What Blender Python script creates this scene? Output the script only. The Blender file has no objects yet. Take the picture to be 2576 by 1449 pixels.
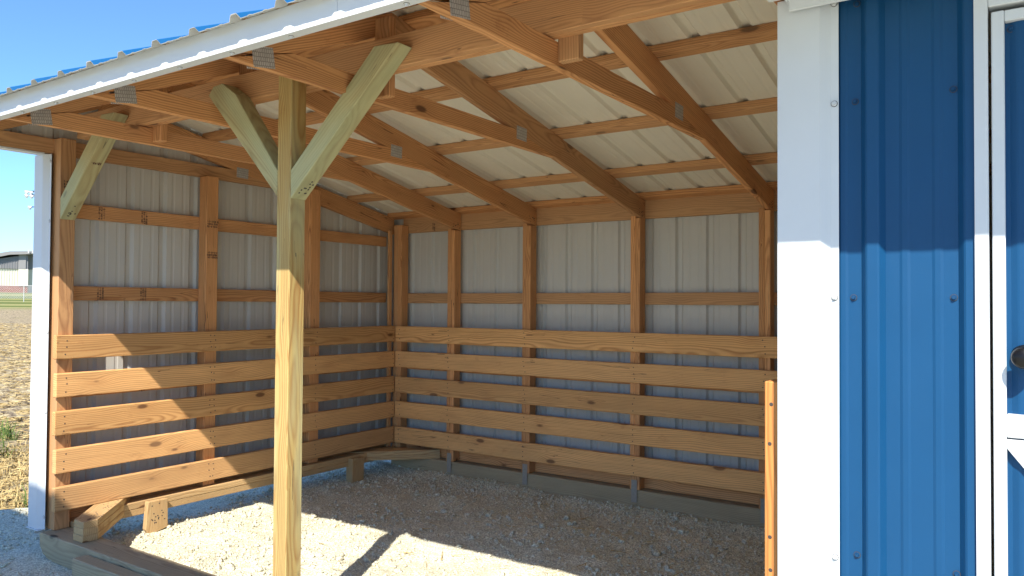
import bpy, bmesh, math, random
import numpy as np
from mathutils import Vector, Matrix
random.seed(7)
rng = np.random.default_rng(11)
sc = bpy.context.scene
C = sc.collection

# ---------------------------------------------------------------- camera, sky, sun, exposure
cam_d = bpy.data.cameras.new('camera')
cam_d.sensor_width = 36.0
cam_d.lens = 1955.35 / 2576 * 36.0
cam_d.clip_start = 0.02
cam_d.clip_end = 2000
cam = bpy.data.objects.new('camera', cam_d)
C.objects.link(cam)
YAW, PIT, ROL = 0.5980674, 0.0203916, 0.0064822
fwd = Vector((-math.sin(YAW) * math.cos(PIT), math.cos(YAW) * math.cos(PIT), math.sin(PIT)))
rgt = Vector((math.cos(YAW), math.sin(YAW), 0))
upv = rgt.cross(fwd)
r2 = rgt * math.cos(ROL) + upv * math.sin(ROL)
u2 = -rgt * math.sin(ROL) + upv * math.cos(ROL)
m = Matrix((r2, u2, -fwd)).transposed().to_4x4()
m.translation = Vector((4.73628, -2.27329, 1.38796))
cam.matrix_world = m
sc.camera = cam

SUN_T = Vector((0.47, -1.0, 1.11)).normalized()          # towards the sun
elev = math.asin(SUN_T.z)
azim = math.atan2(SUN_T.x, SUN_T.y)
world = bpy.data.worlds.new('World')
sc.world = world
world.use_nodes = True
wn = world.node_tree.nodes
wl = world.node_tree.links
bg = wn['Background']
sky = wn.new('ShaderNodeTexSky')
sky.sky_type = 'NISHITA'
sky.sun_disc = False
sky.sun_elevation = elev
sky.sun_rotation = azim
sky.air_density = 0.85
sky.dust_density = 0.2
sky.ozone_density = 4.0
bg.inputs['Strength'].default_value = 0.096
tintn = wn.new('ShaderNodeMix'); tintn.data_type = 'RGBA'; tintn.blend_type = 'MULTIPLY'
tintn.inputs[0].default_value = 1
tintn.inputs[7].default_value = (.54, .70, .86, 1)
wl.new(sky.outputs[0], tintn.inputs[6])
wl.new(tintn.outputs[2], bg.inputs['Color'])
sun_d = bpy.data.lights.new('sun', 'SUN')
sun_d.energy = 2.85
sun_d.angle = math.radians(0.5)
sun_d.color = (1.0, 0.93, 0.82)
sun = bpy.data.objects.new('sun', sun_d)
sun.rotation_euler = (-SUN_T).to_track_quat('-Z', 'Y').to_euler()
C.objects.link(sun)
sc.view_settings.view_transform = 'Standard'
sc.view_settings.look = 'None'
sc.view_settings.gamma = 1
sc.view_settings.use_curve_mapping = False
sc.view_settings.exposure = 1.75
sc.render.engine = 'CYCLES'
sc.cycles.max_bounces = 12
sc.cycles.diffuse_bounces = 8
sc.cycles.use_denoising = True

# ---------------------------------------------------------------- node helpers
class NT:
    def __init__(s, name):
        s.m = bpy.data.materials.new(name)
        s.m.use_nodes = True
        s.t = s.m.node_tree
        s.n = s.t.nodes
        s.b = s.n['Principled BSDF']
    def new(s, typ, **kw):
        o = s.n.new(typ)
        for k, v in kw.items():
            setattr(o, k, v)
        return o
    def put(s, sock, v):
        if isinstance(v, bpy.types.NodeSocket):
            s.t.links.new(v, sock)
        elif v is not None:
            sock.default_value = v
    def math(s, op, a, b=None, c=None, clamp=False):
        o = s.new('ShaderNodeMath', operation=op, use_clamp=clamp)
        s.put(o.inputs[0], a); s.put(o.inputs[1], b)
        if c is not None: s.put(o.inputs[2], c)
        return o.outputs[0]
    def vmath(s, op, a, b=None):
        o = s.new('ShaderNodeVectorMath', operation=op)
        s.put(o.inputs[0], a)
        if b is not None: s.put(o.inputs[1], b)
        return o.outputs[0]
    def comb(s, x, y, z):
        o = s.new('ShaderNodeCombineXYZ')
        s.put(o.inputs[0], x); s.put(o.inputs[1], y); s.put(o.inputs[2], z)
        return o.outputs[0]
    def noise(s, vec, scale=1, detail=3, rough=.5, col=False):
        o = s.new('ShaderNodeTexNoise')
        s.put(o.inputs['Vector'], vec)
        o.inputs['Scale'].default_value = scale
        o.inputs['Detail'].default_value = detail
        o.inputs['Roughness'].default_value = rough
        return o.outputs['Color' if col else 'Fac']
    def ramp(s, fac, stops, interp='LINEAR'):
        o = s.new('ShaderNodeValToRGB')
        cr = o.color_ramp
        cr.interpolation = interp
        while len(cr.elements) < len(stops): cr.elements.new(.5)
        for e, (p, c) in zip(cr.elements, stops):
            e.position = p
            e.color = (c, c, c, 1) if not hasattr(c, '__len__') else (*c, 1)
        s.put(o.inputs[0], fac)
        return o.outputs[0]
    def mix(s, fac, a, b, mode='MIX'):
        o = s.new('ShaderNodeMix', data_type='RGBA', blend_type=mode)
        s.put(o.inputs[0], fac)
        s.put(o.inputs[6], (*a, 1) if isinstance(a, tuple) and len(a) == 3 else a)
        s.put(o.inputs[7], (*b, 1) if isinstance(b, tuple) and len(b) == 3 else b)
        return o.outputs[2]
    def bump(s, h, strength=.3, dist=.002):
        o = s.new('ShaderNodeBump')
        o.inputs['Strength'].default_value = strength
        o.inputs['Distance'].default_value = dist
        s.put(o.inputs['Height'], h)
        s.t.links.new(o.outputs[0], s.b.inputs['Normal'])
    def coord(s, k='Object'):
        return s.new('ShaderNodeTexCoord').outputs[k]

def wood(name, light, dark, knot, freq=105, wobble=.03, contrast=.8, vary=.28, tint=None, knots=.55):
    t = NT(name)
    rnd = t.new('ShaderNodeObjectInfo').outputs['Random']
    r1 = t.math('FRACT', t.math('MULTIPLY', rnd, 13.7))
    r3 = t.math('FRACT', t.math('MULTIPLY', rnd, 71.3))
    off = t.comb(t.math('MULTIPLY', rnd, 60), t.math('MULTIPLY', t.math('SUBTRACT', r1, .5), .13),
                 t.math('MULTIPLY_ADD', r3, .07, .028))
    p = t.vmath('ADD', t.coord(), off)
    # knots: elongated cells in the board
    vo = t.new('ShaderNodeTexVoronoi', feature='F1')
    pv = t.vmath('MULTIPLY', p, (3.1, 8.0, 8.0))
    t.put(vo.inputs['Vector'], pv)
    vo.inputs['Scale'].default_value = 1
    sx = t.new('ShaderNodeSeparateColor'); t.put(sx.inputs[0], vo.outputs['Color'])
    has = t.math('LESS_THAN', sx.outputs[0], knots)
    size = t.math('MULTIPLY_ADD', sx.outputs[1], .095, .035)
    d = vo.outputs['Distance']
    kn = t.math('MULTIPLY', has, t.math('SUBTRACT', 1.0, t.math('DIVIDE', t.math('SUBTRACT', d, size), .05, clamp=True), clamp=True))
    swirl = t.math('MULTIPLY', has, t.math('POWER', 2.718, t.math('MULTIPLY', t.math('MULTIPLY', d, d), -16.0)))
    # growth rings round a pith that lies outside the board
    nz = t.noise(t.vmath('MULTIPLY', p, (1.1, 3.0, 3.0)), 1, 2, .5, col=True)
    wv = t.vmath('MULTIPLY', t.vmath('SUBTRACT', nz, (.5, .5, .5)), (0, wobble * 3.2, wobble * 3.2))
    nz2 = t.noise(t.vmath('MULTIPLY', p, (5, 20, 20)), 1, 2, .5, col=True)
    wv2 = t.vmath('MULTIPLY', t.vmath('SUBTRACT', nz2, (.5, .5, .5)), (0, .007, .007))
    q = t.vmath('MULTIPLY', t.vmath('ADD', t.vmath('ADD', p, wv), wv2), (0, 1, 1))
    ln = t.new('ShaderNodeVectorMath', operation='LENGTH'); t.put(ln.inputs[0], q)
    rr = t.math('ADD', ln.outputs['Value'], t.math('MULTIPLY', swirl, .02))
    fr = t.math('MULTIPLY_ADD', t.noise(t.vmath('MULTIPLY', p, (.0, 20, 20)), 1, 1), freq * .0, freq)
    ring = t.math('FRACT', t.math('MULTIPLY', rr, fr))
    rg = t.ramp(ring, [(0, .5), (.14, .05), (.45, .12), (.84, 1), (1, .5)])
    big = t.noise(t.comb(0, rr, 0), 45, 2)                      # broad bands: years that grew darker
    rg = t.math('MULTIPLY', rg, t.math('MULTIPLY_ADD', big, 1.6, .05))
    fib = t.noise(t.vmath('MULTIPLY', p, (7, 420, 420)), 1, 2)
    col = t.mix(t.math('MULTIPLY', rg, contrast, clamp=True), light, dark)
    col = t.mix(t.math('MULTIPLY', swirl, .35), col, dark)
    cn = t.math('ABSOLUTE', t.math('SUBTRACT', t.noise(t.vmath('MULTIPLY', p, (1.1, 38, 38)), 1, 1), .5))
    cm = t.math('GREATER_THAN', t.noise(t.vmath('MULTIPLY', p, (2.3, 9, 9)), 1, 1), .60)
    crack = t.math('MULTIPLY', t.math('LESS_THAN', cn, .006), cm)
    col = t.mix(t.math('MULTIPLY', crack, .75), col, knot)
    smg = t.ramp(t.noise(t.vmath('MULTIPLY', p, (6, 11, 11)), 1, 5, .7), [(.60, 0), (.74, .55)])
    col = t.mix(smg, col, dark)
    col = t.mix(t.math('MULTIPLY', kn, .85), col, knot)
    if tint:
        tn = t.ramp(t.noise(t.vmath('MULTIPLY', p, (1.3, 9, 9)), 1, 3), [(.42, 0), (.62, .55)])
        col = t.mix(tn, col, tint)
    # weather stains and board-to-board variation (the wood's own colour)
    st = t.ramp(t.noise(t.vmath('MULTIPLY', p, (2.2, 14, 14)), 1, 4, .6), [(.3, .86), (.6, 1.0), (.8, 1.08)])
    col = t.mix(1, col, st, 'MULTIPLY')
    vv = t.math('MULTIPLY_ADD', r3, vary, 1 - vary * .55)
    col = t.mix(1, col, t.comb(vv, vv, vv), 'MULTIPLY')
    if vary > .2:      # some boards are older and greyer than others
        col = t.mix(t.math('MULTIPLY', t.math('POWER', r1, 2.0), .5), col, (.40, .27, .15))
    fb = t.math('MULTIPLY_ADD', fib, .3, .85)
    col = t.mix(1, col, t.comb(fb, fb, fb), 'MULTIPLY')
    t.put(t.b.inputs['Base Color'], col)
    t.b.inputs['Roughness'].default_value = .72
    t.b.inputs['Specular IOR Level'].default_value = .25
    t.bump(t.math('MULTIPLY_ADD', rg, -.5, fib), .35, .0012)
    return t.m

M_fir = wood('fir_lumber', (.68, .35, .145), (.30, .105, .036), (.085, .030, .014))
M_jamb = wood('jamb_fir', (.56, .25, .075), (.34, .11, .03), (.10, .035, .015), freq=70, vary=.1)
M_board = wood('kickboard_pine', (.75, .42, .165), (.38, .155, .05), (.12, .045, .02), vary=.38, freq=95, knots=.7, wobble=.034)
M_post = wood('treated_pine', (.50, .36, .135), (.33, .175, .055), (.10, .065, .035), freq=120, contrast=1.0, vary=.1, tint=(.46, .47, .27), knots=.3)
M_brace = wood('treated_brace', (.45, .40, .21), (.28, .21, .09), (.07, .05, .035), freq=100, contrast=.75, vary=.1, tint=(.38, .40, .23), knots=.45)
M_skid = wood('weathered_skid', (.42, .34, .21), (.24, .18, .11), (.05, .045, .035), freq=120, contrast=.7, vary=.12, knots=.4)
M_ply = wood('sill_pine', (.55, .38, .19), (.36, .19, .075), (.13, .06, .03), freq=150, vary=.2)

def paint(name, col, rough=.4, spec=.5, dirt=.06, nscale=6, coat=0):
    t = NT(name)
    p = t.coord()
    n = t.noise(p, nscale, 5, .6)
    f = t.math('MULTIPLY_ADD', n, dirt * 2, 1 - dirt)
    t.put(t.b.inputs['Base Color'], t.mix(1, (*col, 1), t.comb(f, f, f), 'MULTIPLY'))
    n2 = t.noise(p, 35, 3)
    sm = t.noise(t.vmath('MULTIPLY', p, (7, 7, 1.6)), 1, 5, .65)
    t.put(t.b.inputs['Roughness'], t.math('MULTIPLY_ADD', sm, .35, t.math('MULTIPLY_ADD', n2, .1, rough - .2)))
    t.b.inputs['Specular IOR Level'].default_value = spec
    t.bump(t.math('ADD', t.noise(p, 4.5, 2), t.math('MULTIPLY', t.noise(p, 17, 2), .15)), .3, .006)
    return t.m
M_white = paint('white_trim_metal', (.57, .60, .62), .42, .35, .05)
M_blue = paint('blue_siding_metal', (.005, .057, .148), .42, .26, .07)
M_grey = paint('siding_back_primer', (.50, .49, .45), .5, .35, .06, 4)
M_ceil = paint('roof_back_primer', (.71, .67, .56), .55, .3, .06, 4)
M_roofb = paint('blue_roof_metal', (.008, .095, .24), .42, .3, .06)
M_screw = paint('screw_metal', (.55, .57, .58), .35, .5, .1)
M_bscrew = paint('blue_screw_metal', (.006, .05, .13), .6, .2, .1)
M_strap = paint('dusty_strap', (.30, .28, .24), .7, .2, .3, 60)
M_dark = paint('black_metal', (.006, .006, .007), .3, .3, .1)
M_nail = paint('nail_steel', (.06, .05, .045), .6, .3, .2)
M_ink = paint('stamp_ink', (.13, .075, .05), .8, .1, .2)
M_seal = paint('dark_gap', (.05, .045, .05), .7, .2, .1)

def plate_mat():
    t = NT('galvanised_plate')
    p = t.coord()
    br = t.new('ShaderNodeTexBrick')
    t.put(br.inputs['Vector'], t.vmath('MULTIPLY', p, (1, 1, 1)))
    br.inputs['Scale'].default_value = 1
    br.inputs['Brick Width'].default_value = .0085
    br.inputs['Row Height'].default_value = .016
    br.inputs['Mortar Size'].default_value = .0014
    br.inputs['Mortar Smooth'].default_value = .1
    br.inputs['Color1'].default_value = (.48, .47, .455, 1)
    br.inputs['Color2'].default_value = (.60, .59, .57, 1)
    br.inputs['Mortar'].default_value = (.26, .25, .24, 1)
    t.put(t.b.inputs['Base Color'], br.outputs['Color'])
    t.b.inputs['Metallic'].default_value = .35
    t.b.inputs['Roughness'].default_value = .5
    return t.m
M_plate = plate_mat()

def gravel_mat():
    t = NT('crushed_limestone')
    p = t.coord()
    v = t.new('ShaderNodeTexVoronoi', feature='F1'); t.put(v.inputs['Vector'], p); v.inputs['Scale'].default_value = 95
    v2 = t.new('ShaderNodeTexVoronoi', feature='F1'); t.put(v2.inputs['Vector'], p); v2.inputs['Scale'].default_value = 240
    sp = t.new('ShaderNodeSeparateColor'); t.put(sp.inputs[0], v.outputs['Color'])
    f = t.math('MULTIPLY_ADD', sp.outputs[0], .30, .84)
    big = t.ramp(t.noise(p, 3.5, 5, .6), [(.35, (.64, .62, .475)), (.65, (.79, .77, .61))])
    col = t.mix(1, big, t.comb(f, f, f), 'MULTIPLY')
    pit = t.ramp(t.math('ADD', v.outputs['Distance'], t.math('MULTIPLY', t.noise(p, 38, 2), .5)), [(.72, 0), (.88, .5)])
    col = t.mix(pit, col, (.24, .21, .15))
    t.put(t.b.inputs['Base Color'], col)
    t.b.inputs['Roughness'].default_value = .95
    t.b.inputs['Specular IOR Level'].default_value = .15
    h = t.math('ADD', t.math('MULTIPLY', v.outputs['Distance'], -1.0), t.math('MULTIPLY', v2.outputs['Distance'], -.5))
    h = t.math('ADD', h, t.math('MULTIPLY', t.noise(p, 60, 4), .7))
    t.bump(h, .8, .0065)
    return t.m
M_gravel = gravel_mat()

def field_mat():
    t = NT('harvested_field_soil')
    p = t.coord()
    sx = t.new('ShaderNodeSeparateXYZ'); t.put(sx.inputs[0], p)
    n = t.noise(p, 9, 6, .7)
    n2 = t.noise(p, 1.2, 4, .6)
    soil = t.ramp(n, [(.34, (.085, .065, .048)), (.46, (.22, .175, .12)), (.55, (.40, .33, .20)), (.72, (.60, .51, .32))])
    gr = t.ramp(n2, [(.4, (.07, .085, .025)), (.6, (.20, .19, .07))])
    far = t.ramp(t.math('MULTIPLY', sx.outputs[0], -1 / 100), [(.50, 0), (.60, 1)])
    grassy = t.ramp(n2, [(.60, 0), (.68, .5)])
    col = t.mix(grassy, soil, gr)
    band = t.ramp(t.noise(t.comb(t.math('MULTIPLY', sx.outputs[0], .16), t.math('MULTIPLY', sx.outputs[1], .03), 0), 1, 2),
                  [(.4, (.10, .135, .035)), (.6, (.30, .29, .12))])
    col = t.mix(far, col, band)
    t.put(t.b.inputs['Base Color'], col)
    t.b.inputs['Roughness'].default_value = 1
    t.b.inputs['Specular IOR Level'].default_value = .05
    t.bump(t.noise(p, 14, 6, .7), .8, .05)
    return t.m
M_field = field_mat()

def plant_mat(name, c1, c2):
    t = NT(name)
    t.put(t.b.inputs['Base Color'], t.mix(t.ramp(t.noise(t.coord(), 23, 2), [(.35, 0), (.65, 1)]), c1, c2))
    t.b.inputs['Roughness'].default_value = .8
    t.b.inputs['Specular IOR Level'].default_value = .2
    return t.m
M_straw = plant_mat('dry_straw', (.55, .43, .20), (.36, .25, .10))
M_grass = plant_mat('green_grass', (.06, .12, .02), (.14, .19, .05))

# ---------------------------------------------------------------- object helpers
def link(name, me, mat=None, parent=None, smooth=False):
    o = bpy.data.objects.new(name, me)
    C.objects.link(o)
    if mat is not None:
        me.materials.clear()
        for mm in (mat if isinstance(mat, (list, tuple)) else [mat]):
            me.materials.append(mm)
    if parent is not None: o.parent = parent
    if smooth:
        for p in me.polygons: p.use_smooth = True
    return o
def tag(o, label=None, cat=None, group=None, kind=None):
    if label: o['label'] = label
    if cat: o['category'] = cat
    if group: o['group'] = group
    if kind: o['kind'] = kind
    return o
def empty(name, loc=(0, 0, 0)):
    o = bpy.data.objects.new(name, None)
    o.empty_display_size = .2
    o.location = loc
    C.objects.link(o)
    return o

_cache = {}
def box_mesh(L, w, h, mat, ch=.003):
    key = (round(L, 4), round(w, 4), round(h, 4), mat.name, ch)
    if key in _cache: return _cache[key]
    bm = bmesh.new()
    bmesh.ops.create_cube(bm, size=1)
    for v in bm.verts: v.co = Vector((v.co.x * L, v.co.y * w, v.co.z * h))
    if ch: bmesh.ops.bevel(bm, geom=bm.edges[:], offset=ch, segments=1, affect='EDGES')
    me = bpy.data.meshes.new('timber')
    bm.to_mesh(me); bm.free()
    me.materials.append(mat)
    _cache[key] = me
    return me
def beam(name, p0, p1, w, h, mat, parent, up=(0, 0, 1), ch=.003):
    """timber from p0 to p1 (centre line); h along `up`, w across"""
    p0, p1 = Vector(p0), Vector(p1)
    x = (p1 - p0); L = x.length; x.normalize()
    z = Vector(up); z = (z - x * z.dot(x)).normalized()
    y = z.cross(x)
    o = bpy.data.objects.new(name, box_mesh(L, w, h, mat, ch))
    mt = Matrix((x, y, z)).transposed().to_4x4(); mt.translation = (p0 + p1) / 2
    o.matrix_world = mt
    C.objects.link(o)
    if parent is not None: o.parent = parent
    return o
def bx(name, lo, hi, mat, parent, ch=.003, axis=None):
    """axis-aligned timber given by its two corners; its grain runs along the longest side"""
    lo, hi = Vector(lo), Vector(hi); s = hi - lo; c = (lo + hi) / 2
    if axis is None: axis = max(range(3), key=lambda i: s[i])
    e = Vector([s[i] / 2 if i == axis else 0 for i in range(3)])
    if axis == 0: return beam(name, c - e, c + e, s.y, s.z, mat, parent, (0, 0, 1), ch)
    if axis == 1: return beam(name, c - e, c + e, s.x, s.z, mat, parent, (0, 0, 1), ch)
    return beam(name, c - e, c + e, s.x, s.y, mat, parent, (0, 1, 0), ch)
def prism(name, pts, d0, d1, plane, mat, parent, along=None, ch=.003):
    """flat polygon pts (a,z) extruded from d0 to d1; plane 'yz' (extrude x) or 'xz' (extrude y) or 'xy' (extrude z).
       Local X follows `along` so the grain does."""
    if along is None: along = (pts[1][0] - pts[0][0], pts[1][1] - pts[0][1])
    def W(a, b, d):
        return Vector((d, a, b)) if plane == 'yz' else Vector((a, d, b)) if plane == 'xz' else Vector((a, b, d))
    x = (W(along[0], along[1], 0)); x.normalize()
    n = W(0, 0, 1)
    z = x.cross(n) if plane != 'xz' else n.cross(x)
    z.normalize(); y = z.cross(x)
    O = W(sum(p[0] for p in pts) / len(pts), sum(p[1] for p in pts) / len(pts), (d0 + d1) / 2)
    R = Matrix((x, y, z)).transposed()
    bm = bmesh.new()
    va = [bm.verts.new(R.transposed() @ (W(a, b, d0) - O)) for a, b in pts]
    vb = [bm.verts.new(R.transposed() @ (W(a, b, d1) - O)) for a, b in pts]
    bm.faces.new(va); bm.faces.new(vb[::-1])
    for i in range(len(pts)):
        j = (i + 1) % len(pts)
        bm.faces.new((va[j], va[i], vb[i], vb[j]))
    bmesh.ops.recalc_face_normals(bm, faces=bm.faces[:])
    if ch: bmesh.ops.bevel(bm, geom=bm.edges[:], offset=ch, segments=1, affect='EDGES', clamp_overlap=True)
    me = bpy.data.meshes.new(name); bm.to_mesh(me); bm.free()
    o = link(name, me, mat, parent)
    mt = R.to_4x4(); mt.translation = O
    o.matrix_world = mt
    return o

def from_arrays(name, V, F, mat, parent=None, smooth=False):
    """V (n,3), F (k,3|4) numpy -> mesh object"""
    me = bpy.data.meshes.new(name)
    V = np.asarray(V, np.float32); F = np.asarray(F, np.int32)
    me.vertices.add(len(V)); me.vertices.foreach_set('co', V.ravel())
    n, k = F.shape
    me.loops.add(n * k); me.loops.foreach_set('vertex_index', F.ravel())
    me.polygons.add(n); me.polygons.foreach_set('loop_start', np.arange(0, n * k, k, dtype=np.int32))
    me.update(calc_edges=True)
    if smooth: me.polygons.foreach_set('use_smooth', np.ones(n, bool))
    return link(name, me, mat, parent)

# ribbed sheet metal --------------------------------------------------------
RIB = .2286
def rib_profile(s0, s1, phase, hi=.019, lo=.0019):
    """list of (s, height) from s0 to s1; major ribs centred at phase + n*RIB, two stiffeners between"""
    pts = []
    n0 = math.floor((s0 - phase) / RIB) - 1; n1 = math.ceil((s1 - phase) / RIB) + 1
    for n in range(n0, n1 + 1):
        c = phase + n * RIB
        pts += [(c - .030, 0), (c - .017, hi * .86), (c - .012, hi), (c + .012, hi), (c + .017, hi * .86), (c + .030, 0)]
        for q in (RIB / 3, 2 * RIB / 3):
            pts += [(c + q - .013, 0), (c + q - .006, lo), (c + q + .006, lo), (c + q + .013, 0)]
    pts.sort()
    def at(s):
        for (a, b), (c_, d) in zip(pts, pts[1:]):
            if a <= s <= c_: return b + (d - b) * (s - a) / max(c_ - a, 1e-9)
        return 0
    out = [(s0, at(s0))] + [p for p in pts if s0 + 1e-4 < p[0] < s1 - 1e-4] + [(s1, at(s1))]
    return out
def sheet(name, s0, s1, phase, base, end, axis_s, normal, mats, parent, hi=.019, thick=.0012, lift=0, lo=.0019):
    """one ribbed sheet. base(s), end(s) -> 3D points at both ends of the flute; ribs rise along `normal`.
       mats = (outside, inside)"""
    pr = rib_profile(s0, s1, phase, hi, lo)
    n = Vector(normal).normalized()
    V = []; F = []; mi = []
    for lay in (0, 1):
        for s, h in pr:
            o = n * (h + lift - lay * thick)
            V.append(Vector(base(s)) + o); V.append(Vector(end(s)) + o)
    k = len(pr)
    for lay in (0, 1):
        b = lay * 2 * k
        for i in range(k - 1):
            q = (b + 2 * i, b + 2 * i + 1, b + 2 * i + 3, b + 2 * i + 2)
            F.append(q if lay == 0 else q[::-1]); mi.append(lay)
    for i in range(k - 1):      # both cut ends
        F.append((2 * i, 2 * i + 2, 2 * k + 2 * i + 2, 2 * k + 2 * i)); mi.append(1)
        F.append((2 * i + 1, 2 * k + 2 * i + 1, 2 * k + 2 * i + 3, 2 * i + 3)); mi.append(1)
    for i in (0, k - 1):
        F.append((2 * i, 2 * i + 1, 2 * k + 2 * i + 1, 2 * k + 2 * i)); mi.append(1)
    me = bpy.data.meshes.new(name)
    me.from_pydata([tuple(v) for v in V], [], F)
    o = link(name, me, list(mats), parent)
    me.polygons.foreach_set('material_index', mi)
    me.update()
    return o
def bent(name, prof, p0, p1, plane, mat, parent, thick=.0015):
    """folded trim: profile polyline in a plane extruded from p0 to p1. plane 'xy' -> along z, 'yz' -> along x"""
    V = []; F = []
    k = len(prof)
    # offset the polyline by its averaged normals for thickness
    nor = []
    for i in range(k):
        a = Vector(prof[max(i - 1, 0)]); b = Vector(prof[min(i + 1, k - 1)])
        d = (b - a).normalized(); nor.append(Vector((-d.y, d.x)))
    for lay in (0, 1):
        for (a, b), nn in zip(prof, nor):
            a2, b2 = a + nn.x * thick * lay, b + nn.y * thick * lay
            for e in (p0, p1):
                V.append((a2, b2, e) if plane == 'xy' else (e, a2, b2))
    for i in range(k - 1):
        F.append((2 * i, 2 * i + 1, 2 * i + 3, 2 * i + 2))
        j = 2 * k
        F.append((j + 2 * i, j + 2 * i + 2, j + 2 * i + 3, j + 2 * i + 1))
        F.append((2 * i, 2 * i + 2, j + 2 * i + 2, j + 2 * i)); F.append((2 * i + 1, j + 2 * i + 1, j + 2 * i + 3, 2 * i + 3))
    for i in (0, k - 1):
        F.append((2 * i, 2 * k + 2 * i, 2 * k + 2 * i + 1, 2 * i + 1))
    me = bpy.data.meshes.new(name); me.from_pydata(V, [], F); me.update()
    bm = bmesh.new(); bm.from_mesh(me); bmesh.ops.recalc_face_normals(bm, faces=bm.faces[:]); bm.to_mesh(me); bm.free()
    return link(name, me, mat, parent)

# screws and nails ----------------------------------------------------------
def screw_mesh(mat):
    bm = bmesh.new()
    bmesh.ops.create_cone(bm, cap_ends=True, segments=14, radius1=.0089, radius2=.0086, depth=.0014, matrix=Matrix.Translation((0, 0, .0004)))
    for f in bm.faces: f.material_index = 1
    bmesh.ops.create_cone(bm, cap_ends=True, segments=14, radius1=.0082, radius2=.0072, depth=.002, matrix=Matrix.Translation((0, 0, .001)))
    bmesh.ops.create_cone(bm, cap_ends=True, segments=6, radius1=.0048, radius2=.0044, depth=.0055, matrix=Matrix.Translation((0, 0, .0047)))
    me = bpy.data.meshes.new('hex_screw'); bm.to_mesh(me); bm.free(); me.materials.append(mat); me.materials.append(M_nail); return me
def nail_mesh(r=.0042):
    bm = bmesh.new()
    bmesh.ops.create_cone(bm, cap_ends=True, segments=8, radius1=r, radius2=r * .8, depth=.0012)
    me = bpy.data.meshes.new('nail'); bm.to_mesh(me); bm.free(); me.materials.append(M_nail); return me
SCREW_W, SCREW_B, NAIL = screw_mesh(M_screw), screw_mesh(M_bscrew), nail_mesh(.0046)
def stick(name, me, p, nrm, parent, holder=None):
    o = bpy.data.objects.new(name, me)
    q = Vector(nrm).to_track_quat('Z', 'Y').to_matrix().to_4x4(); q.translation = Vector(p)
    C.objects.link(o)
    if holder is not None:
        o.parent = holder
        o.matrix_parent_inverse = holder.matrix_world.inverted() if holder.matrix_world else Matrix()
    else: o.parent = parent
    o.matrix_world = q
    return o
def on_part(name, me, p, nrm, holder):
    """small piece (nail, screw, stamp) as a sub-part of `holder`, whose own matrix is its world matrix"""
    o = bpy.data.objects.new(name, me)
    q = Vector(nrm).to_track_quat('Z', 'Y').to_matrix().to_4x4(); q.translation = Vector(p)
    C.objects.link(o)
    o.parent = holder
    o.matrix_parent_inverse = Matrix()
    o.matrix_basis = holder.matrix_basis.inverted() @ q
    return o

def stamp_mesh(w, h, seed, n=3):
    """ink print as a mill stamps it on lumber: rows of short strokes, flat print (local x = across, y = along)"""
    r = random.Random(seed); V = []; F = []
    rows = n; rh = h / rows
    for j in range(rows):
        y = -h / 2 + j * rh
        x = -w / 2
        while x < w / 2:
            sw = r.uniform(.003, .009)
            y0 = y + rh * r.uniform(.0, .15); y1 = y + rh * r.uniform(.72, .95)
            if r.random() < .3: y0, y1 = (y0 + y1) / 2 - .001, (y0 + y1) / 2 + .002
            b = len(V)
            V += [(x, y0, 0), (x + sw, y0, 0), (x + sw, y1, 0), (x, y1, 0)]; F.append((b, b + 1, b + 2, b + 3))
            x += sw + r.uniform(.0015, .004)
    me = bpy.data.meshes.new('grade_stamp'); me.from_pydata(V, [], F); me.materials.append(M_ink); return me
def stamp(holder, p, nrm, updir, w, h, seed, n=3):
    o = bpy.data.objects.new('grade_stamp', stamp_mesh(w, h, seed, n))
    z = Vector(nrm).normalized(); y = Vector(updir); y = (y - z * y.dot(z)).normalized(); x = y.cross(z)
    q = Matrix((x, y, z)).transposed().to_4x4(); q.translation = Vector(p)
    C.objects.link(o); o.parent = holder
    o.matrix_basis = holder.matrix_basis.inverted() @ q
    return o

# ================================================================= GROUND
def vnoise(x, y, cell, seed):
    r = np.random.default_rng(seed); G = r.random((256, 256))
    fx, fy = x / cell, y / cell
    ix, iy = np.floor(fx).astype(int), np.floor(fy).astype(int)
    tx, ty = fx - ix, fy - iy
    tx = tx * tx * (3 - 2 * tx); ty = ty * ty * (3 - 2 * ty)
    g = lambda a, b: G[a % 256, b % 256]
    return (g(ix, iy) * (1 - tx) * (1 - ty) + g(ix + 1, iy) * tx * (1 - ty) + g(ix, iy + 1) * (1 - tx) * ty + g(ix + 1, iy + 1) * tx * ty) - .5
def pad_h(x, y):
    x = np.asarray(x, float); y = np.asarray(y, float)
    h = -.095 + .030 * vnoise(x, y, .6, 1) + .016 * vnoise(x, y, .2, 2) + .010 * vnoise(x, y, .07, 3) + .006 * vnoise(x, y, .03, 4)
    h = h + .030 * vnoise(x, y, .95, 6) * np.clip(y / 1.0, 0, 1) + .03 * np.exp(-((y - 2.86) / .12) ** 2) + .014 * np.abs(vnoise(x + .3 * y, y, .22, 12))
    h = h + .035 * np.exp(-((x + .25) / .25) ** 2) * np.clip((y - .9) / 1.0, 0, 1)      # berm along the left wall
    return h
X0, X1, Y0, Y1, ST = -2.2, 5.2, -1.4, 3.4, .0135
xs = np.arange(X0, X1, ST); ys = np.arange(Y0, Y1, ST)
gx, gy = np.meshgrid(xs, ys, indexing='ij')
gz = pad_h(gx, gy)
ed = np.minimum.reduce([gx - X0, X1 - gx, gy - Y0, Y1 - gy])
gz = gz - np.clip(.3 - ed, 0, .3) * .35
V = np.stack([gx, gy, gz], -1).reshape(-1, 3)
nx, ny = gx.shape
idx = np.arange(nx * ny).reshape(nx, ny)
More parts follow.
